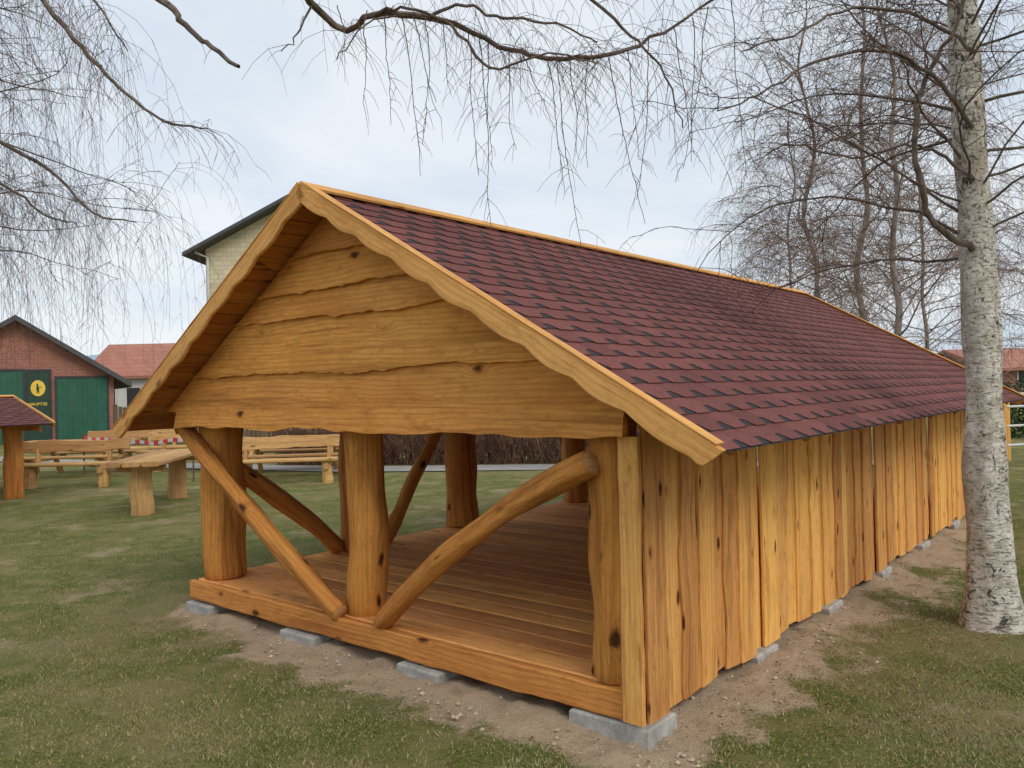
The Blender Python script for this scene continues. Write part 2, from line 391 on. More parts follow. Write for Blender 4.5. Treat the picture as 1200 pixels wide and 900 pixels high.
# fallen leaves
mb = MB(); r = random.Random(18)
for i in range(3400):
    X = r.gauss(2.6, 1.2); Y = r.gauss(4.2, 1.1)
    if i > 2300: X = r.uniform(-4.5, 4); Y = r.uniform(2.8, 9)
    p = LTi @ Vector((X, Y, 0))
    if Y < 2.5 or (p.x > -.1 and -.15 < p.y < SW): continue
    a = r.random()*PI; q = r.uniform(.005, .013); z = gz(X, Y)+.010+r.random()*.010
    c, s = math.cos(a)*q, math.sin(a)*q; t1, t2 = r.uniform(-.3, .3)*q, r.uniform(-.3, .3)*q
    mb.quad((X-c, Y-s, z), (X-s*.7, Y+c*.7, z+t1+.003), (X+c, Y+s, z+t2), (X+s*.7, Y-c*.7, z-t1+.004), None, r.random())
o = mb.build('fallen_leaves', twigmat('dry leaf', (.12, .06, .035), (.34, .21, .12))); tag(o, 'dry brown leaves and bits scattered on the lawn', 'leaves', kind='stuff')

# path
mb = MB(); pts = [G(-250, 530), G(140, 548), G(400, 554), G(700, 551), G(1100, 545)]
Wd = 1.15
for i in range(len(pts)-1):
    for j in range(6):
        a, b_ = pts[i].lerp(pts[i+1], j/6), pts[i].lerp(pts[i+1], (j+1)/6)
        mb.quad((a.x, a.y, .02), (b_.x, b_.y, .02), (b_.x, b_.y+Wd, .02), (a.x, a.y+Wd, .02))
o = mb.build('path', M_path); o['kind'] = 'structure'

# ------------------------------------------------------------------ shelter
def roof_frame(W, zr, ye, ze):
    A = Vector((0, W/2, zr)); E = Vector((0, ye, ze)); d = (E-A); S = d.length; d.normalize()
    n = Vector((1, 0, 0)).cross(d); n = n if n.z > 0 else -n
    return A, d, n, S
def shingles(root, x0, x1, A, d, n, S, seed):
    r = random.Random(seed); mb = MB(); e = .138; rows = int((S-.02)/e)+1; X = Vector((1, 0, 0)); per = .23
    def pt(x, s, h): return A+X*x+d*s+n*h
    for i in range(rows):
        sb = S+.035-i*e; st = max(sb-e*1.25, .0)
        if sb < .05: break
        hb, ht = -.005, -.014
        off = (i % 2)*per/2+r.uniform(-.012, .012)
        sm = sb-.060
        xx = []
        kx = x0-per+off
        while kx < x1:
            xx.append(kx); kx += per
        for kx in xx:
            t = r.random(); a, b_ = max(kx, x0), min(kx+per, x1)
            if b_ <= a: continue
            if sm > st: mb.quad(pt(a, st, ht), pt(b_, st, ht), pt(b_, sm, hb-.0015), pt(a, sm, hb-.0015), None, t)
            g = .040+r.uniform(-.004, .004)
            p0, p1 = max(min(kx+g-.018, x1), x0), max(min(kx+per-g+.018, x1), x0); q0, q1 = max(min(kx+g+.010, x1), x0), max(min(kx+per-g-.010, x1), x0)
            if q1 > q0:
                mb.quad(pt(p0, sm, hb-.0015), pt(p1, sm, hb-.0015), pt(q1, sb, hb), pt(q0, sb, hb), None, t)
                mb.quad(pt(q0, sb, hb), pt(q1, sb, hb), pt(q1, sb, hb-.005), pt(q0, sb, hb-.005), None, t*.3, 0 if i else 1)
            # dark granule patch in the cut-out between two tabs
            c0 = kx+per; ex = r.uniform(.0, .012)
            w0, w1 = c0-g+.014, c0+g-.014
            if w1 < x1 and w0 > x0: mb.quad(pt(w0, sm-.006, hb-.0036), pt(w1, sm-.006, hb-.0036), pt(w1+.026, sb-.012+ex, hb-.0042), pt(w0-.026, sb-.012+ex, hb-.0042), None, .5, 1)
        mb.quad(pt(x0, sm-.01, hb-.0048), pt(x1, sm-.01, hb-.0048), pt(x1, sb-.026, hb-.0052), pt(x0, sb-.026, hb-.0052), None, .2, 1)
        if i == 0: mb.quad(pt(x0, sb-.028, hb-.006), pt(x1, sb-.028, hb-.006), pt(x1, sb+.004, hb-.0075), pt(x0, sb+.004, hb-.0075), None, .5, 1)
    return mb.build('roof_shingles', [M_sh, M_shd], root)

def shelter(root, L, W, zt, zb, ze, zr, eoR, eoL, vo, vo2, posts_left, wall, front, braces, posts_right, seed, floor=True, bw=.092):
    rnd.seed(seed)
    X = Vector((1, 0, 0)); Yv = Vector((0, 1, 0)); Z = Vector((0, 0, 1))
    sides = [roof_frame(W, zr, -eoR, ze), roof_frame(W, zr, W+eoL, ze)]
    for si, (A, d, n, S) in enumerate(sides):
        shingles(root, -vo+.005, L+vo2-.005, A, d, n, S, seed+si)
        mb = MB(); k = int(S/.12)
        w = (S-.02)/k
        for i in range(k):
            board(mb, A+d*(w*(i+.5)+.01)-n*.046+X*(-vo+.004), X, d, n, L+vo+vo2-.008, w-.006, .022, 6, .001, .004, tone=rnd.random())
        mb.build('roof_boards', W_soffit, root)
        for xe, sg, nm in ((-vo, -1, 'bargeboard'), (L+vo2, 1, 'bargeboard')):
            mb = MB(); ph = rnd.uniform(0, 6); base = bw
            def low(u): return -.019*abs(math.sin(u*PI/.33+ph+.9*noise.noise((u*1.3, ph, 2))))*(1+.5*noise.noise((u*2, ph, 7)))-.008*noise.noise((u*1.5, ph, 0))-.012*max(0, (u-S+.3)/.3)+.05*max(0, (u-S-.0)/.035)
            Lb = S+.035
            board(mb, A+X*(xe+(sg*.001))+n*(.012-base/2)-d*.0, d, -n, X*sg, Lb, base, .028, 110, 0, .006, wl=lambda u: 0, wr=lambda u: -low(u)*1.2, tone=rnd.uniform(.4, .7), e1=-.04)
            mb.build(nm, W_trim, root)
            mb = MB(); cw = .062 if floor else .03
            board(mb, A+X*(xe-sg*(cw/2-.031))+n*.0125+d*.05, d, X, n, S-.03, cw, .010, 24, .002, .003, tone=rnd.uniform(.4, .9))
            mb.build('rake_cover', W_trim, root)
        mb = MB(); board(mb, A+X*(-vo-.03)+n*.003+d*.052, X, d, n, L+vo+vo2+.06, .10, .02, 30, .002, .004, tone=.8 if si == 0 else .5); mb.build('ridge_board', W_trim, root)
    R = sides[0]; slopeR = (zr-ze)/(W/2+eoR); slopeL = (zr-ze)/(W/2+eoL)
    def zroof(y): return zr-.066-(slopeR*(W/2-y) if y < W/2 else slopeL*(y-W/2))
    for gx, sg in ((-.085, -1), (L+.055, 1)):
        bz = [zg0, zg0+.135, zg0+.375, zg0+.73, zg0+.90, zg0+1.12, zr]
        if not floor: bz = [zg0, zg0+.13, zg0+.3, zg0+.45, zg0+.6, zr, zr]
        ss = [rnd.uniform(0, 50) for _ in bz]
        def ed(k, y):
            if k == 0: return bz[0]+.022*noise.noise((y*1.7, ss[0], 0))+.014*noise.noise((y*6, ss[0], 0))
            return bz[k]+.042*noise.noise((y*1.0, ss[k], 0))+.018*noise.noise((y*3.3, ss[k], 0))+.014*noise.noise((y*9, ss[k], 0))+.006*noise.noise((y*27, ss[k], 0))-.01
        for k in range(6):
            mb = MB(); U, V, tn = rnd.uniform(0, 50), rnd.uniform(0, 50), rnd.random()
            y0, y1 = (-.10, W-.02) if k == 0 else (-.6, W+.5)
            n_ = 200; prev = None
            th = .034 if k == 0 else .026
            xo = gx+(.016*sg if k == 0 else 0)
            for i in range(n_+1):
                y = y0+(y1-y0)*i/n_
                lo = ed(k, y); hi = min(ed(k+1, y)+.05, zroof(y)) if k < 5 else zroof(y)
                if hi <= lo+.004: prev = None; continue
                xl = xo+sg*(th+.015+.002*k); xh = xo+sg*(th-.014); xb = xo
                cur = [(xb, y, lo+.014), (xl-sg*.014, y, lo), (xl, y, lo+.003), (xh, y, hi), (xb, y, hi)]
                if prev:
                    dy = (y1-y0)/n_; u0, u1 = U+(i-1)*dy, U+i*dy
                    b0 = len(mb.v); mb.v += prev+cur
                    for j in range(5):
                        j2 = (j+1) % 5
                        va = [V+q[2] for q in prev]; vb = [V+q[2] for q in cur]
                        mb.face((b0+j, b0+5+j, b0+5+j2, b0+j2), [(u0, va[j]), (u1, vb[j]), (u1, vb[j2]), (u0, va[j2])], tn)
                prev = cur
            if k == 0:
                for yy, c0 in ((y0, mb.v[:5]), (y1, mb.v[-5:])): mb.poly(c0, [(q[0], q[2]) for q in c0], tn)
            if mb.f: mb.build('gable_board', W_gable, root)
    if floor:
        mb = MB(); k = int(L/.19); w = L/k
        for i in range(k): board(mb, (w*(i+.5), 0.0, zt-.032), Yv, X*-1, Z, W-.06, w-.012, .032, 6, .0015, .006)
        mb.build('floor', W_deck, root)
        mb = MB(); board(mb, (-.052, -.04, (zt+zb)/2+.002), Yv, Z, X, W+.01, zt-zb-.012, .05, 90, .0, .008, wl=lambda u: .014*noise.noise((u*2, 3, 0))+.008*noise.noise((u*8, 3, 0)), wr=lambda u: .007*noise.noise((u*3, 9, 0))+.010*min(0, noise.noise((u*7, 1, 0))), tone=.5)
        mb.build('floor_beam', W_gable, root)
        for y in (.02, W*.5, W-.12):
            mb = MB(); board(mb, (0.005, y, zb+.06), X, Z, Yv, L-.02, .115, .05, 20, .003, .005); mb.build('floor_beam', W_gable, root)
        mb = MB(); board(mb, (L+.002, -.0, (zt+zb)/2), Yv, Z, X, W-.06, zt-zb, .05, 40, .003, .006); mb.build('floor_beam', W_gable, root)
    ztop = zg0+.12; pz = zt-.002 if floor else -.05
    for (x, y, r0) in front: mb = MB(); log(mb, (x, y, pz), (x+rnd.uniform(-.01, .01), y, ztop), r0*1.04, r0*.95, 20, 24, tone=.75, lump=.2); mb.build('post', [W_log, W_end], root, True)
    for x, r0 in posts_left: mb = MB(); log(mb, (x, W-.18, pz), (x, W-.18, ztop), r0*1.04, r0*.96, 12, 18, tone=.35); mb.build('post', [W_log, W_end], root, True)
    for x, r0 in posts_right: mb = MB(); log(mb, (x, .15, pz), (x, .15, ztop), r0, r0*.96, 12, 18); mb.build('post', [W_log, W_end], root, True)
    for (a, b_, r0, r1, bend) in braces: mb = MB(); log(mb, a, b_, r0, r1, 22, 16, bend, .34); mb.build('brace', [W_log, W_end], root, True)
    for y in (.15, W-.18): mb = MB(); log(mb, (-.02, y, ztop+.04), (L, y, ztop+.04), .06, .06, 14, 12, tone=.3); mb.build('wall_plate', [W_soffit, W_end], root, True)
    if floor:
        for x in [.15]+[p[0] for p in posts_left]: mb = MB(); log(mb, (x, .1, ztop+.13), (x, W-.12, ztop+.13), .06, .06, 10, 10, tone=.3); mb.build('tie_beam', [W_soffit, W_end], root, True)
        for i in range(9):
            x = .1+(L-.2)*i/8
            for (A, d, n, S) in sides:
                mb = MB(); board(mb, A+X*x-n*.13+d*.05, d, X, n, S-.12, .06, .08, 6, .002, .004); mb.build('rafter', W_soffit, root)
    if wall:
        mb = MB(); x = .0; i = 0; lay = 0
        while x < L+.02:
            w = rnd.uniform(.13, .23); lay = (lay+rnd.choice([1, 1, 2])) % 3
            yb = (-.090, -.107, -.124)[lay]
            z0 = zb+.012+rnd.uniform(-.030, .016)
            board(mb, (x+w/2, yb, z0), Z, X, Yv, zroof(-.115)-z0-.016, w+(.030, .014, .006)[lay], .022, 40, rnd.choice([.006, .011, .018]), .005, e0=rnd.uniform(-.02, .02))
            x += w-.004; i += 1
        mb.build('side_wall', W_wall, root)
        mb = MB(); board(mb, (-.084, -.082, zb+.025), Z, Yv, X, zg0-zb-.015, .110, .03, 30, .005, .005, tone=.6); mb.build('corner_board', W_wall, root)
        mb = MB(); board(mb, (L+.056, -.082, zb+.0), Z, Yv, X, zg0-zb+.01, .110, .03, 16, .006, .005, tone=.7); mb.build('corner_board', W_wall, root)
zg0 = 1.405
root = empty('log_shelter', (CX, CY, 0), PI/2-TH)
tag(root, 'large open-fronted timber shelter with log posts, plank side wall and maroon shingle roof', 'shelter')
Wm = SW
shelter(root, SL, SW, .23, .075, 1.408, 2.883, .635, .49, .336, .16,
        [(1.45, .13), (2.88, .16), (4.92, .145), (7.45, .14)], True,
        [(.17, Wm-.17, .158), (.15, 2.02, .122), (.10, .105, .128)],
        [((-.05, 2.06, .26), (-.03, Wm+.03, 1.40), .066, .058, (0, .03, -.03)),
         ((-.04, 1.69, .25), (-.10, .10, 1.29), .056, .066, (0, .06, .06)),
         ((.22, Wm-.19, 1.10), (1.27, Wm-.18, .26), .072, .068, (0, 0, .03)),
         ((1.80, Wm-.18, .26), (2.66, Wm-.18, 1.42), .065, .06, (0, 0, -.02)),
         ((7.2, Wm-.18, .26), (6.3, Wm-.18, 1.42), .07, .06, (0, 0, -.02))],
        [(2.6, .1), (5.1, .1), (7.45, .12)], 11)

def pad(lx, ly, sx, sy, h, label):
    mb = MB(); c = .010
    pts0 = [(-sx/2, -sy/2), (sx/2, -sy/2), (sx/2, sy/2), (-sx/2, sy/2)]
    for z, k in ((-.08, 0), (h-c, 0), (h, c)):
        mb.v += [((x-math.copysign(k, x)), (y-math.copysign(k, y)), z) for x, y in pts0]
    for a in range(2):
        for k in range(4): mb.face((a*4+k, a*4+(k+1) % 4, a*4+4+(k+1) % 4, a*4+4+k))
    mb.face((8, 9, 10, 11))
    p = LT @ Vector((lx, ly, 0))
    o = mb.build('concrete_pad', M_concrete); o.location = p; o.rotation_euler = (0, 0, PI/2-TH+rnd.uniform(-.05, .05))
    tag(o, label, 'concrete block', 'concrete pads under the shelter')
pad(.07, .07, .27, .44, .078, 'widest grey concrete pad under the near right corner of the shelter')
pad(.03, 1.33, .24, .34, .068, 'concrete pad under the front floor beam below the curved brace')
pad(.03, 2.47, .24, .36, .066, 'concrete pad under the front floor beam just left of the middle post')
pad(.05, 3.72, .26, .32, .068, 'concrete pad under the front left corner of the shelter')
for i, (x, lb) in enumerate(((1.33, 'nearest the corner'), (2.55, 'second from the corner'), (3.85, 'third from the corner'), (5.2, 'fourth from the corner'), (6.6, 'farthest from the corner'))):
    pad(x, -.03, .30, .24, .078, 'concrete pad under the plank side wall, '+lb)

# left neighbour shelter
SL2, SW2 = 5.0, 3.2
zg0 = 1.10
tip = P(62, 495, 13.4)
rz2 = PI/2-TH-.05
off = Matrix.Rotation(rz2, 3, 'Z') @ Vector((SL2+.16, -.5, 0))
root2 = empty('small_shelter', (tip.x-off.x, tip.y-off.y, 0), rz2)
tag(root2, 'smaller log shelter with maroon shingle roof cut off at the left edge', 'shelter')
shelter(root2, SL2, SW2, .2, .06, tip.z, tip.z+.46, .5, .5, .3, .16, [(2.5, .13), (4.75, .14)], False,
        [(.15, SW2-.18, .14), (.13, .16, .14)], [], [(2.5, .14), (4.75, .15)], 23, False, .07)

# ------------------------------------------------------------------ rustic furniture
def make_table(loc, rz, L=2.6, w=.75, h=.74, label='', group=None, seats=False):
    t = empty('picnic_table', loc, rz); tag(t, label, 'table', group)
    mb = MB()
    for i in range(3): board(mb, (-L/2, (i-1)*w/3, h-.065), (1, 0, 0), (0, 1, 0), (0, 0, 1), L, w/3-.006, .065, 18, .014, .014)
    mb.build('tabletop', W_bench, t)
    for s in (-1, 1):
        mb = MB(); x = s*(L/2-.42); sp = .62
        if seats:
            for q in (-1, 1): board(mb, (x-.04+q*.001, q*sp, -.02), (0, -q*(sp-.16), h-.08), (0, 1, 0), (1, 0, 0), math.hypot(sp-.16, h-.08), .12, .08, 5, .008, .01)
        else: log(mb, (x, 0, -.03), (x, 0, h-.065), .15, .135, 8, 14, lump=.25, capmi=0)
        board(mb, (x-.045, -w*.42, h-.12), (0, 1, 0), (0, 0, 1), (1, 0, 0), w*.84, .08, .10, 4, .004, .01)
        if seats: board(mb, (x-.05, -.82, .35), (0, 1, 0), (0, 0, 1), (1, 0, 0), 1.64, .09, .06, 4, .004, .01)
        mb.build('leg', W_bench, t)
    if seats:
        for q in (-1, 1):
            mb = MB(); board(mb, (-L/2, q*.72, .40), (1, 0, 0), (0, 1, 0), (0, 0, 1), L, .28, .05, 14, .012, .012); mb.build('seat', W_bench, t)
    return t
def make_bench(loc, rz, L=2.4, label='', group=None, back=True):
    t = empty('slab_bench', loc, rz); tag(t, label, 'bench', group)
    mb = MB(); board(mb, (-L/2, 0, .40), (1, 0, 0), (0, 1, 0), (0, 0, 1), L, .36, .055, 16, .015, .014); mb.build('seat', W_bench, t)
    for s in (-1, 1):
        mb = MB(); x = s*(L/2-.4)
        log(mb, (x, -.06, -.03), (x, -.06, .40), .095, .09, 5, 10, capmi=0)
        board(mb, (x-.05, -.20, .30), (0, 1, 0), (0, 0, 1), (1, 0, 0), .42, .08, .09, 4, .004, .01)
        if back: board(mb, (x-.03, .13, -.02), (0, .22, 1), (0, 1, 0), (1, 0, 0), .88, .09, .06, 5, .006, .01)
        mb.build('leg', W_bench, t)
    if back:
        mb = MB(); board(mb, (-L/2+.03, .285, .74), (1, 0, 0), (0, .22, 1), (0, -1, .22), L-.06, .22, .04, 16, .022, .012); mb.build('backrest', W_bench, t)
    return t
rnd.seed(77)
fg = 'rustic slab tables and benches on the lawn'
make_table((-5.33, 12.2, 0), math.radians(97), 2.6, .78, .76, 'nearest slab picnic table, seen end-on left of the big shelter', fg)
p = G(80, 571); make_bench((p.x, p.y, 0), math.radians(4), 2.1, 'slab bench with backrest, front left of the far tables', fg)
p = G(95, 556); make_table((p.x, p.y, 0), math.radians(2), 2.3, .7, .74, 'slab picnic table with attached seats just behind the leftmost backed bench', fg, True)
p = G(160, 546); make_bench((p.x, p.y, 0), math.radians(8), 2.4, 'slab bench with backrest standing behind the leftmost picnic table', fg)
p = G(215, 552); make_bench((p.x, p.y, 0), math.radians(-8), 2.0, 'slab bench with backrest behind the end-on table beside the shelter', fg)
p = G(335, 567); make_bench((p.x, p.y, 0), math.radians(6), 2.3, 'slab bench with wide backrest seen between the shelter front posts', fg)
p = G(345, 555); make_table((p.x, p.y, 0), math.radians(6), 2.4, .7, .74, 'slab picnic table with attached seats seen through the shelter', fg, True)
# barrier tape on stakes
a, b_ = P(98, 512, 17.5), P(226, 514, 15.5)
t = empty('barrier_tape', (a.x, a.y, 0)); tag(t, 'red and white striped barrier tape strung between two stakes by the tables', 'barrier tape')
off = Vector((a.x, a.y, 0)); mb = MB()
n_ = 48
for i in range(n_):
    q = []
    for k in (i, i+1):
        f = k/n_; c = a.lerp(b_, f)-off; c.z -= .10*math.sin(f*PI)+.02*math.sin(f*21); q.append((c, .04*math.cos(.5*math.sin(f*14))))
    (c0, w0), (c1, w1) = q; z = Vector((0, 0, 1))
    mb.quad(c0-z*w0, c1-z*w1, c1+z*w1, c0+z*w0, None, .5, (i//2) % 2)
mb.build('tape', [M_red, M_white], t)
for c in (a, b_): mb = MB(); c = c-off; tube(mb, [Vector((c.x, c.y, -.1)), Vector((c.x, c.y, c.z+.08))], [.018, .016], 8, caps=True); mb.build('stake', W_fence, t)

# ------------------------------------------------------------------ buildings
def wall_poly(mb, pts, y, tone=.5, mi=0):
    mb.poly([(p[0], y, p[1]) for p in pts], [(p[0], p[1]) for p in pts], tone, mi)
Yg = 30; gang = math.radians(31)
apx = P(18, 370, Yg)
def gx(px, py):
    x, y, z = ray(px, py); a = x/y; c, s_ = math.cos(gang), math.sin(gang)
    s = (a*Yg-apx.x)/(c-a*s_); return s, H+z/y*(Yg+s*s_)
g = empty('brick_garage', (apx.x, Yg, 0), gang); tag(g, 'low red brick garage with dark green doors and dark pitched roof', 'garage')
top = apx.z; hw, ev = gx(133, 441)
mb = MB(); wall_poly(mb, [(-hw, 0), (hw, 0), (hw, ev), (0, top-.15), (-hw, ev)], 0); wall_poly(mb, [(-hw, 0), (hw, 0), (hw, ev), (0, top-.15), (-hw, ev)], 9)
for s in (-1, 1): mb.quad((s*hw, 0, 0), (s*hw, 9, 0), (s*hw, 9, ev), (s*hw, 0, ev))
mb.build('wall', M_brick, g)
sl = (top-.15-ev)/hw; ow = hw+.6
mb = MB()
for s in (-1, 1):
    z_e = top-sl*ow
    a0, a1 = Vector((0, -.5, top)), Vector((s*ow, -.5, z_e)); dn = Vector((0, 0, -.2))
    b0, b1 = a0+Vector((0, 10, 0)), a1+Vector((0, 10, 0))
    mb.quad(a0, a1, b1, b0); mb.quad(a0+dn, a1+dn, b1+dn, b0+dn); mb.quad(a0, a1, a1+dn, a0+dn); mb.quad(a1, b1, b1+dn, a1+dn)
mb.build('roof', M_darkroof, g)
def door(x0, x1, z1, mt, name='door'):
    mb = MB(); mb.box(x0, x1, -.06, -.01, .02, z1)
    k = int((x1-x0)/.16)
    for i in range(k+1): xx = x0+.02+(x1-x0-.05)*i/k; mb.box(xx, xx+.018, -.075, -.0605, .05, z1-.05)
    return mb.build(name, mt, g)
x0, z1 = gx(66, 444); x1, _ = gx(125, 444)
d1 = door(x0, x1, z1, M_green); tag(d1, 'green boarded garage door')
x0b, z1b = gx(31, 436); x1b, _ = gx(58, 436)
d2 = door(x0b, x1b, z1b, M_dgreen); tag(d2, 'narrow dark green panel door with yellow emblem')
x0c, z1c = gx(-32, 436); x1c, _ = gx(27, 436)
d3 = door(x0c, x1c, z1c, M_green)
mb = MB()
for (a0, a1, zz) in ((x0, x1, z1), (x0b, x1b, z1b), (x0c, x1c, z1c)):
    mb.box(a0-.06, a0-.003, -.08, .0-.002, 0, zz+.1); mb.box(a1+.003, a1+.06, -.08, -.002, 0, zz+.1); mb.box(a0-.003, a1+.003, -.08, -.002, zz+.005, zz+.1)
mb.build('door_frame', M_dark, g)
ex, ez = gx(44.5, 455); mb = MB()
def oval(mb, cx_, cz_, rx, rz, y, n=28, mi=0):
    for i in range(n):
        a, b2 = 2*PI*i/n, 2*PI*(i+1)/n
        n0 = len(mb.v); mb.v += [(cx_, y, cz_), (cx_+rx*math.cos(a), y, cz_+rz*math.sin(a)), (cx_+rx*math.cos(b2), y, cz_+rz*math.sin(b2))]
        mb.face((n0, n0+1, n0+2), [(0, 0)]*3, .5, mi)
oval(mb, ex, ez, .24, .30, -.085)
oval(mb, ex-.02, ez+.12, .035, .045, -.090, 10, 1); oval(mb, ex-.01, ez-.02, .05, .11, -.090, 12, 1)
mb.box(ex-.04, ex-.015, -.092, -.0905, ez-.20, ez-.08, mi=1); mb.box(ex+.01, ex+.035, -.092, -.0905, ez-.20, ez-.08, mi=1); mb.box(ex+.02, ex+.12, -.092, -.0905, ez+.02, ez+.045, mi=1)
mb.build('emblem', [M_yellow, M_dgreen], d2)
cu = bpy.data.curves.new('t', 'FONT'); cu.body = 'HAUPTZE'; cu.size = .14; cu.align_x = 'CENTER'; cu.extrude = .004; cu.offset = .003
to = bpy.data.objects.new('t', cu); C.objects.link(to); bpy.context.view_layer.update()
tm = bpy.data.meshes.new_from_object(to.evaluated_get(bpy.context.evaluated_depsgraph_get())); bpy.data.objects.remove(to)
tm.materials.clear(); tm.materials.append(M_yellow)
lo = bpy.data.objects.new('lettering', tm); C.objects.link(lo); lo.parent = d2; lo.rotation_euler = (PI/2, 0, 0); q = gx(44.5, 475); lo.location = (q[0], -.085, q[1])

def house(name, label, x0, x1, Y, depth, zw, zr, wallm, roofm, axis_x=True, cat='building', wins=(), over=.5, th=.15):
    cx_ = (x0+x1)/2; h = (x1-x0)/2; t = empty(name, (cx_, Y, 0)); tag(t, label, cat)
    mb = MB(); mb.box(-h, h, 0, depth, 0, zw)
    rf = MB()
    if axis_x:
        for s in (-1, 1): mb.poly([(s*h, 0, zw), (s*h, depth, zw), (s*h, depth/2, zr-.1)])
        sl = (zr-zw)/(depth/2)
        for s in (-1, 1):
            a = Vector((-h-over, depth/2, zr)); b2 = Vector((h+over, depth/2, zr)); y = depth/2+s*(depth/2+over); z = zr-sl*(depth/2+over)
            c = Vector((h+over, y, z)); d = Vector((-h-over, y, z)); dn = Vector((0, 0, -th))
            rf.quad(a, b2, c, d); rf.quad(a+dn, b2+dn, c+dn, d+dn); rf.quad(d, c, c+dn, d+dn); rf.quad(a, d, d+dn, a+dn); rf.quad(b2, c, c+dn, b2+dn)
    else:
        for yy in (-.001, depth): mb.poly([(-h, yy, zw), (h, yy, zw), (0, yy, zr-.12)])
        sl = (zr-zw)/h
        for s in (-1, 1):
            a = Vector((0, -over, zr)); b2 = Vector((0, depth+over, zr)); x = s*(h+over); z = zr-sl*(h+over)
            c = Vector((x, depth+over, z)); d = Vector((x, -over, z)); dn = Vector((0, 0, -th*1.6))
            rf.quad(a, b2, c, d); rf.quad(a+dn, b2+dn, c+dn, d+dn); rf.quad(d, c, c+dn, d+dn); rf.quad(a, d, d+dn, a+dn)
    mb.build('wall', wallm, t); rf.build('roof', roofm, t)
    for (wx, wz, ww, wh) in wins:
        f = MB(); e = .07
        f.box(wx-ww/2, wx+ww/2, -.05, -.02, wz, wz+e); f.box(wx-ww/2, wx+ww/2, -.05, -.02, wz+wh-e, wz+wh)
        f.box(wx-ww/2, wx-ww/2+e, -.05, -.02, wz+e, wz+wh-e); f.box(wx+ww/2-e, wx+ww/2, -.05, -.02, wz+e, wz+wh-e)
        fo = f.build('window', M_white, t); pn = MB(); pn.box(wx-ww/2+e, wx+ww/2-e, -.035, -.012, wz+e, wz+wh-e); pn.build('pane', M_dark, fo)
    return t
a, b_ = P(105, 440, 45), P(250, 440, 45)
house('low_building', 'low white-walled building with orange tiled roof beyond the brick garage', a.x, b_.x, 45, 6, a.z+.15, P(120, 404, 48).z, M_white, M_tile, True, 'building',
      [(-2.4+i*1.4, .9, .9, 1.3) for i in range(4)], .4)
a = P(241, 300, 36); b_ = P(470, 300, 36)
zr_ = P(352, 226, 36).z
t = house('tall_brick_building', 'tall pale beige brick building rising behind the shelter roof', a.x, b_.x, 36, 14, a.z+.45, zr_, M_beige, M_darkroof, False, 'building',
      [(-.5, 2.0, 1.2, 1.5), (2.0, 2.0, 1.2, 1.5)], .75, .10)
h = (b_.x-a.x)/2
mb = MB(); tube(mb, [Vector((-h+.12, -.1, 0)), Vector((-h+.12, -.1, a.z-.1)), Vector((-h-.35, -.35, a.z+.12))], [.06]*3, 8); mb.build('downpipe', M_white, t)
a, b_ = P(1165, 430, 42), P(1330, 430, 42)
house('brick_house', 'red brick house with orange roof at the right edge behind the birch', a.x, b_.x, 42, 8, P(1190, 428, 42).z, P(1190, 408, 46).z, M_brick, M_tile, True, 'house', [(-2, 1, 1, 1.2), (1, 1, 1, 1.2)])

a, b_ = P(134, 500, 26), P(330, 500, 26)
t = empty('wooden_fence', (a.x, a.y, 0)); tag(t, 'dark weathered board fence behind the picnic tables', 'fence')
Lf = b_.x-a.x; mb = MB(); x = 0
while x < Lf: board(mb, (x+.06, 0, .08), (0, 0, 1), (1, 0, 0), (0, 1, 0), 1.25+rnd.uniform(-.03, .03), .12, .02, 2, .002, .002); x += .14
mb.build('panel', W_fence, t)
for i in range(5): mb = MB(); mb.box(Lf*i/4-.05, Lf*i/4+.05, .03, .13, 0, 1.4); mb.build('post', W_fence, t)

def hedge(name, label, p0, p1, h, w, n, mt, seed, leaf=False):
    r = random.Random(seed); mb = MB(); d = p1-p0; t = d.normalized(); nn = Vector((-t.y, t.x, 0))
    for i in range(n):
        f = r.random(); base = d*f+nn*r.uniform(-w/2, w/2)*.6
        if leaf:
            c = base+nn*r.uniform(-w/2, w/2)+Vector((0, 0, r.random()*h*(1+.15*noise.noise((f*12, 0, 0))))); q = .05
            a_ = Vector((r.uniform(-1, 1), r.uniform(-1, 1), r.uniform(-1, 1))).normalized()*q; b2 = a_.cross(Vector((r.random(), r.random(), r.random()))).normalized()*q*.6
            mb.quad(c-a_, c-b2, c+a_, c+b2, None, r.random())
        else:
            pts = [base]; dd = Vector((r.uniform(-.5, .5), r.uniform(-.5, .5), 1)).normalized(); hh = h*r.uniform(.6, 1.05)
            for s in range(4): dd = (dd+Vector((r.uniform(-.35, .35), r.uniform(-.35, .35), .1))).normalized(); pts.append(pts[-1]+dd*hh/4)
            tn_ = r.random(); tube(mb, pts, [.009, .008, .007, .006, .004], 3, tn_)
            for s in range(3):
                q = pts[r.randint(1, 3)]; dd = Vector((r.uniform(-1, 1), r.uniform(-1, 1), .6)).normalized()
                tube(mb, [q, q+dd*.14, q+dd*.26+Vector((0, 0, .04))], [.006, .005, .003], 3, tn_)
    o = mb.build(name, mt); o.location = p0; return tag(o, label, 'hedge')
a = G(330, 545); b_ = G(800, 541)
hedge('bare_hedge', 'leafless reddish brown hedge beyond the shelter floor', a, b_, 1.25, 1.0, 1800, M_hedge, 4)
a = P(1150, 480, 22); b_ = P(1330, 480, 22); a.z = b_.z = 0
hedge('evergreen_hedge', 'low green hedge at the right edge behind the birch trunk', a, b_, 1.5, 1.0, 6000, M_leafg, 6, True)
q = G(1180, 548); t = empty('climbing_frame', (q.x, q.y, 0), .3); tag(t, 'pale yellow wooden climbing frame beside the birch at the right edge', 'climbing frame')
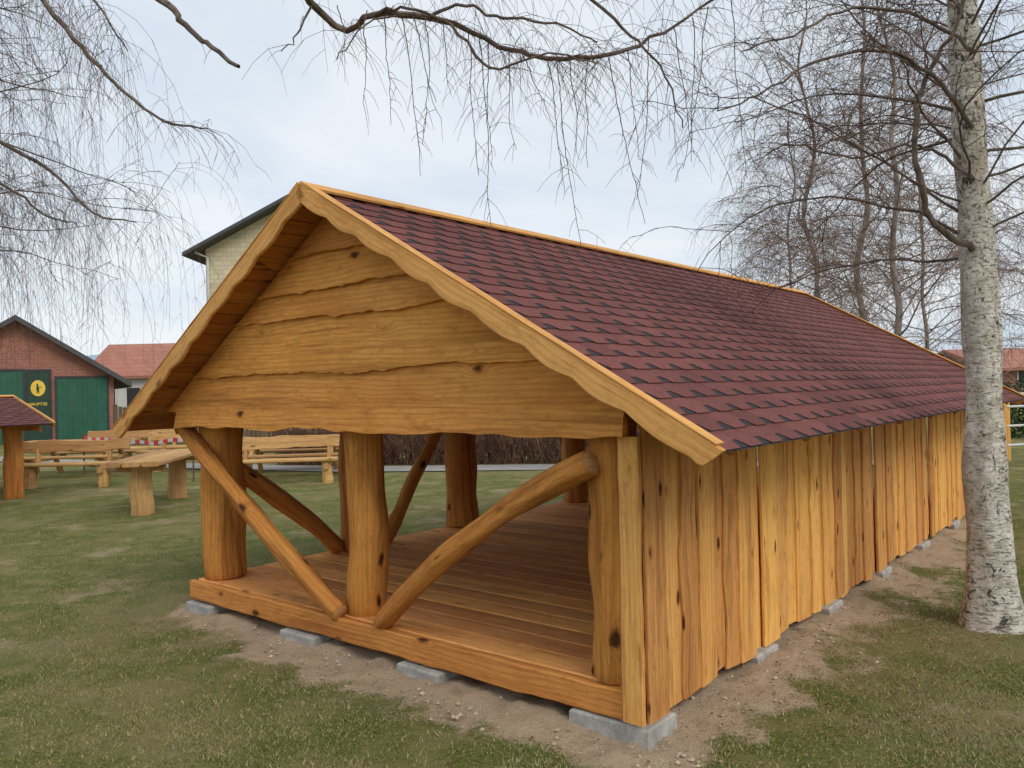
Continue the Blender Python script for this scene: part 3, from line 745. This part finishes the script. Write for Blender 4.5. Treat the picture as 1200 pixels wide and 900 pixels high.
for x in (0, 1.1, 2.2):
    for y in (0, .9): mb = MB(); board(mb, (x, y, 0), (0, 0, 1), (1, 0, 0), (0, 1, 0), 1.4, .08, .08, 4, .001, .006, tone=.9); mb.build('post', W_trim, t)
for z in (.4, .75, 1.1, 1.33):
    mb = MB(); tube(mb, [Vector((0, .04, z)), Vector((2.25, .04, z))], [.022, .022], 8, caps=True); mb.build('rung', M_white, t)

# hills
mb = MB(); nseg = 160; R_ = 2600
for i in range(nseg+1):
    a = math.radians(-65+130*i/nseg); hgt = 118+50*noise.noise((i*.05, 1, 0))+18*noise.noise((i*.2, 3, 0)); hgt = hgt*(1 if a < 0 else max(.3, 1-a*1.1))
    mb.v += [(R_*math.sin(a), R_*math.cos(a), -20), ((R_+250)*math.sin(a), (R_+250)*math.cos(a), hgt), ((R_+900)*math.sin(a), (R_+900)*math.cos(a), -20)]
for i in range(nseg):
    a = i*3; mb.face((a, a+3, a+4, a+1)); mb.face((a+1, a+4, a+5, a+2))
o = mb.build('hills', M_hill, None, True); o['kind'] = 'structure'

# ------------------------------------------------------------------ trees
def gpath(r, p, d, L, n, wander, grav):
    pts = [p.copy()]; st = L/n; d = d.copy()
    for i in range(n):
        d = (d+Vector((r.uniform(-1, 1), r.uniform(-1, 1), r.uniform(-1, 1)))*wander+Vector((0, 0, -grav))).normalized()
        p = p+d*st; pts.append(p)
    return pts
def taper(r0, r1, n): return [r0+(r1-r0)*(i/n)**.8 for i in range(n+1)]
def hanging(mb, r, p, d, L, rt, seg=.13):
    n = max(3, int(L/seg)); pts = gpath(r, p, d, L, n, .12, .42*seg/.13)
    tube(mb, pts, taper(rt, rt*.5, n), 3, r.random(), 1)
    for _ in range(int(L*4.5)):
        q = pts[r.randint(1, n)]
        m_ = gpath(r, q, Vector((r.uniform(-1, 1), r.uniform(-1, 1), -.4)).normalized(), r.uniform(.08, .28), 2, .2, .5)
        tube(mb, m_, taper(rt*.7, rt*.4, 2), 3, r.random(), 1)
def dress(mb, r, pts, rad, level, twig, rt, dens, seg=.13):
    total = sum((pts[i+1]-pts[i]).length for i in range(len(pts)-1))
    m = max(1, int(total*dens))
    for _ in range(m):
        f = r.uniform(.12, 1)**.8; k = min(len(pts)-2, int(f*(len(pts)-1))); q = pts[k].lerp(pts[k+1], r.random()); t = (pts[k+1]-pts[k]).normalized()
        sd = Vector((r.uniform(-1, 1), r.uniform(-1, 1), r.uniform(-.1, .7))).normalized()
        if level > 0:
            L = total*r.uniform(.2, .42)*(1.15-f*.5); n = 6
            sp = gpath(r, q, (t*.7+sd).normalized(), L, n, .26, .08); r0 = min(rad[k]*.8, max(rt*1.6, rad[k]*.4))
            tube(mb, sp, taper(r0, rt*1.1, n), 4, r.random(), 0 if r0 > .012 else 1)
            dress(mb, r, sp, taper(r0, rt, n), level-1, twig, rt, dens*1.6, seg)
        else:
            hanging(mb, r, q, (t*.5+sd*.8).normalized(), r.uniform(.3, 1)*twig, rt, seg)
def birch(label, base, Ht, r0, lean, nl, z0, spread, twig, rt, dens, seed, az=None, group='birch trees', far=False, zmax=None, extra=(), el=(.25, .9), seg=.13, lmax=.03):
    r = random.Random(seed); t = empty('birch_tree', base); tag(t, label, 'tree', group)
    mb = MB(); n = 44; pts = []; rad = []
    for i in range(n+1):
        f = i/n; z = Ht*f**1.25
        wv = .06 if not far else .22
        p = Vector((lean[0]*z+wv*noise.noise((seed, z*.7, 0))*min(1, z), lean[1]*z+wv*noise.noise((seed, z*.7, 5))*min(1, z), z-.05))
        pts.append(p); rad.append(r0*(1-f)**.8*.97+.012+r0*.75*math.exp(-z*4.5))
    tube(mb, pts, rad, 32 if not far else 8, .5, 0, lump=.22, seed=seed); mb.build('trunk', M_barkf if far else M_bark, t, True)
    def at(z):
        for i in range(n):
            if pts[i+1].z >= z: g = (z-pts[i].z)/(pts[i+1].z-pts[i].z); return pts[i].lerp(pts[i+1], g), rad[i]
        return pts[-1], rad[-1]
    mb = MB()
    for i in range(nl):
        z = z0+((zmax or Ht*.95)-z0)*(i+r.random())/nl; p, rr = at(z)
        a = r.uniform(0, 2*PI) if az is None else az(r)
        e_ = r.uniform(*el); L = spread*r.uniform(.55, 1.1)*(1-.6*z/Ht)
        d = Vector((math.cos(a)*math.cos(e_), math.sin(a)*math.cos(e_), math.sin(e_)))
        lp = gpath(r, p, d, L, 11, .25, .06); lr = min(rr*.4, lmax)*r.uniform(.45, 1)
        lr = max(lr, rt*2.5); rd = taper(lr, rt*1.4, 11)
        tube(mb, lp, rd, 6, r.random(), 0); dress(mb, r, lp, rd, 1, twig, rt, dens, seg)
    for (ep, e0, e1, tw, ds, lv) in extra:
        ep = [q-Vector(base) for q in ep]; n2 = len(ep)-1
        sp = []; jt = .012 if e0 > .006 else .0035
        for i in range(n2):
            a0, a1, a2, a3 = ep[max(i-1, 0)], ep[i], ep[i+1], ep[min(i+2, n2)]
            for s in range(5):
                u = s/5; sp.append(.5*((2*a1)+(-a0+a2)*u+(2*a0-5*a1+4*a2-a3)*u*u+(-a0+3*a1-3*a2+a3)*u**3)+Vector((r.uniform(-1, 1), r.uniform(-1, 1), r.uniform(-1, 1)))*jt)
        sp.append(ep[-1]); m_ = len(sp)-1; rd = [e0+(e1-e0)*i/m_ for i in range(m_+1)]
        tube(mb, sp, rd, 7, .5, 0, lump=.35, seed=seed); dress(mb, r, sp[2:], rd[2:], lv, tw, rt, ds, seg)
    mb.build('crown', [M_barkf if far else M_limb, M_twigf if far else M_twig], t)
    return t
b0 = G(1167, 733)
birch('big white birch with black patched trunk beside the shelter side wall', (b0.x, b0.y, 0), 11, .130, (-.022, .01), 66, 2.45, 2.8, .65, .0019, 5.0, 4,
      az=lambda r: r.choice([r.uniform(1.9, 4.0), r.uniform(1.2, 4.3), r.uniform(0, 6.28)]), zmax=6.6, lmax=.014,
      extra=[([P(1140, 290, 5.3), P(1095, 262, 5.2), P(1078, 215, 5.1), P(1072, 150, 5.1), P(1085, 90, 5.1), P(1120, 30, 5.0), P(1140, -60, 5)], .022, .010, .5, 4, 1),
             ([P(1140, 210, 5.3), P(1100, 180, 5.4), P(1060, 170, 5.5), P(1000, 185, 5.6), P(930, 170, 5.7), P(880, 190, 5.8)], .013, .004, .6, 5, 1),
             ([P(1140, 60, 5.3), P(1080, 20, 5.2), P(1000, 10, 5.1), P(930, 40, 5.0), P(870, 60, 5.0)], .013, .004, .6, 6, 1),
             ([P(1140, 150, 5.3), P(1100, 95, 5.1), P(1040, 60, 4.9), P(960, 70, 4.8), P(890, 110, 4.7), P(840, 130, 4.7)], .015, .004, .6, 5, 1)])
b1 = Vector((-7.2, 8.6, 0))
birch('weeping birch whose drooping twigs fill the left edge of the sky', tuple(b1), 12, .17, (.02, 0), 42, 3.0, 4.2, 2.2, .0023, 4.2, 9, az=lambda r: r.uniform(-1.5, 1.3), zmax=9, lmax=.024, seg=.18,
      extra=[([P(-160, -260, 8.4), P(-40, -120, 7.4), P(50, 0, 6.6), P(105, 65, 6.4), P(135, 98, 6.3), P(190, 140, 6.2), P(243, 150, 6.2)], .03, .005, .6, 11, 0),
             ([P(-160, 60, 8.4), P(0, 165, 8), P(60, 200, 8), P(110, 250, 7.9), P(160, 260, 7.9)], .026, .005, .9, 12, 0),
             ([P(-160, 160, 8.4), P(0, 215, 8), P(50, 250, 8), P(90, 262, 7.9)], .02, .005, .9, 12, 0),
             ([P(-160, -200, 8.4), P(-60, -160, 8), P(40, -60, 7.5), P(110, 0, 7.2), P(150, 60, 7)], .026, .005, 1.6, 16, 0),
             ([P(-40, -60, 7.4), P(100, -40, 5.4), P(185, 0, 4.9), P(215, 30, 4.8), P(250, 56, 4.75), P(280, 78, 4.7)], .026, .011, .3, 1, 0)])
b2 = Vector((-1.9, -1.6, 0))
ex2 = [([Vector((-1.9, -1.6, 4.4)), Vector((-1.6, 1.5, 4.7)), P(365, 0, 4.6), P(440, 15, 4.6), P(520, 22, 4.6), P(600, 58, 4.6), P(650, 68, 4.6), P(720, 62, 4.6), P(790, 30, 4.6), P(850, -10, 4.6)], .024, .007, .55, 20, 0),
       ([P(500, 20, 4.6), P(545, 5, 4.5), P(580, 20, 4.5), P(640, 25, 4.4), P(700, 50, 4.4)], .012, .004, .6, 22, 0),
       ([P(440, 15, 4.6), P(480, 8, 4.5), P(530, 30, 4.5), P(575, 80, 4.5), P(640, 62, 4.4), P(700, 75, 4.4)], .011, .004, .5, 16, 0),
       ([P(470, 16, 4.6), P(430, 30, 4.5), P(395, 70, 4.5)], .007, .003, .4, 16, 0),
       ([P(600, -60, 4.2), P(680, -10, 4.1), P(740, 40, 4.1), P(780, 90, 4.1), P(800, 150, 4.1)], .010, .003, .6, 20, 0),
       ([P(300, -60, 5.2), P(400, -30, 5.2), P(480, -40, 5.2), P(560, -30, 5.2), P(700, -50, 5.2), P(820, -30, 5.2)], .010, .004, 1.0, 28, 0),
       ([P(365, 0, 4.6), P(350, 40, 4.6), P(330, 60, 4.6)], .008, .003, .4, 10, 0)]
rs = random.Random(61)
for (px, py, ln) in ((450, 16, 130), (470, 16, 190), (498, 20, 150), (430, 12, 110), (520, 22, 90), (548, 36, 170), (562, 44, 225), (572, 46, 150), (596, 56, 120), (640, 66, 160), (652, 68, 220), (690, 66, 130), (712, 62, 200), (735, 56, 130), (760, 44, 190), (790, 30, 150), (812, 20, 170), (395, 6, 70), (484, 18, 120), (610, 60, 90), (668, 68, 110), (830, 8, 190), (855, -10, 220)):
    q = [P(px, py, 4.6)]; x = px; k_ = 5; dr = rs.uniform(-5, 9)
    for j in range(k_): x += dr+rs.uniform(-4, 4); q.append(P(x, py+ln*(j+1)/k_, 4.6+rs.uniform(-.05, .05)))
    ex2.append((q, .0034, .0014, .24, 10, 0))
birch('birch limb with long hanging twigs arching across the top of the sky', tuple(b2), 10, .16, (0, 0), 5, 6.5, 2.5, .5, .0018, 2, 13, az=lambda r: r.uniform(3, 6), zmax=9, extra=ex2)
far_l = ['slender birch behind the shelter roof, left of the others', 'birch with pale trunk rising just behind the far end of the roof', 'distant birch between the roof end and the foreground birch', 'hazy birch beyond the foreground birch near the right edge', 'small birch farthest back to the right of the roof', 'thick-crowned birch close behind the right end of the roof']
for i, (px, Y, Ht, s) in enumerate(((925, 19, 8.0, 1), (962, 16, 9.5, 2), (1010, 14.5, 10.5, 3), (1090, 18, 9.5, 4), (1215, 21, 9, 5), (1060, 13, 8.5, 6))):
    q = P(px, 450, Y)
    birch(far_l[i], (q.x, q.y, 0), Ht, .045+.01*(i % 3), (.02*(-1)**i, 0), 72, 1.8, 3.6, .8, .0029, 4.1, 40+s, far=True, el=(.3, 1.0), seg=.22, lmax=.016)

# ------------------------------------------------------------------ light
SE, SA = math.radians(42), math.radians(145)
w = bpy.data.worlds.new('World'); sc.world = w; w.use_nodes = True; nt = w.node_tree; k = N(nt)
bg = nt.nodes['Background']; sky = k.n('ShaderNodeTexSky', sky_type='NISHITA'); sky.sun_disc = False; sky.sun_elevation = SE; sky.sun_rotation = SA
sky.air_density = 1; sky.dust_density = 2
gc = k.n('ShaderNodeTexCoord').outputs['Generated']; s = k.sep(gc)
zz = k.math('ADD', k.math('MAXIMUM', s[2], 0), .22)
v = k.comb(k.math('DIVIDE', s[0], zz), k.math('DIVIDE', s[1], zz), 0)
n1 = k.noise(v, 1.1, 6, .55, .4); n2 = k.noise(v, .45, 3, .5, .2)
cl = k.mix(k.ss(n1, .30, .66), (4.8, 5.5, 6.3), (6.5, 6.8, 7.1))
cl = k.mix(k.math('MULTIPLY', k.ss(n2, .4, .7), .5), cl, (6.0, 6.4, 6.8))
col = k.mix(.92, sky.outputs[0], cl)
k.l(col, bg.inputs[0]); bg.inputs[1].default_value = .14
sd = bpy.data.lights.new('sun', 'SUN'); sd.energy = 1.5; sd.angle = math.radians(30); sd.color = (1, .93, .82)
so_ = bpy.data.objects.new('sun', sd); C.objects.link(so_)
dirv = Vector((math.sin(SA)*math.cos(SE), math.cos(SA)*math.cos(SE), math.sin(SE)))
so_.rotation_euler = dirv.to_track_quat('Z', 'Y').to_euler()
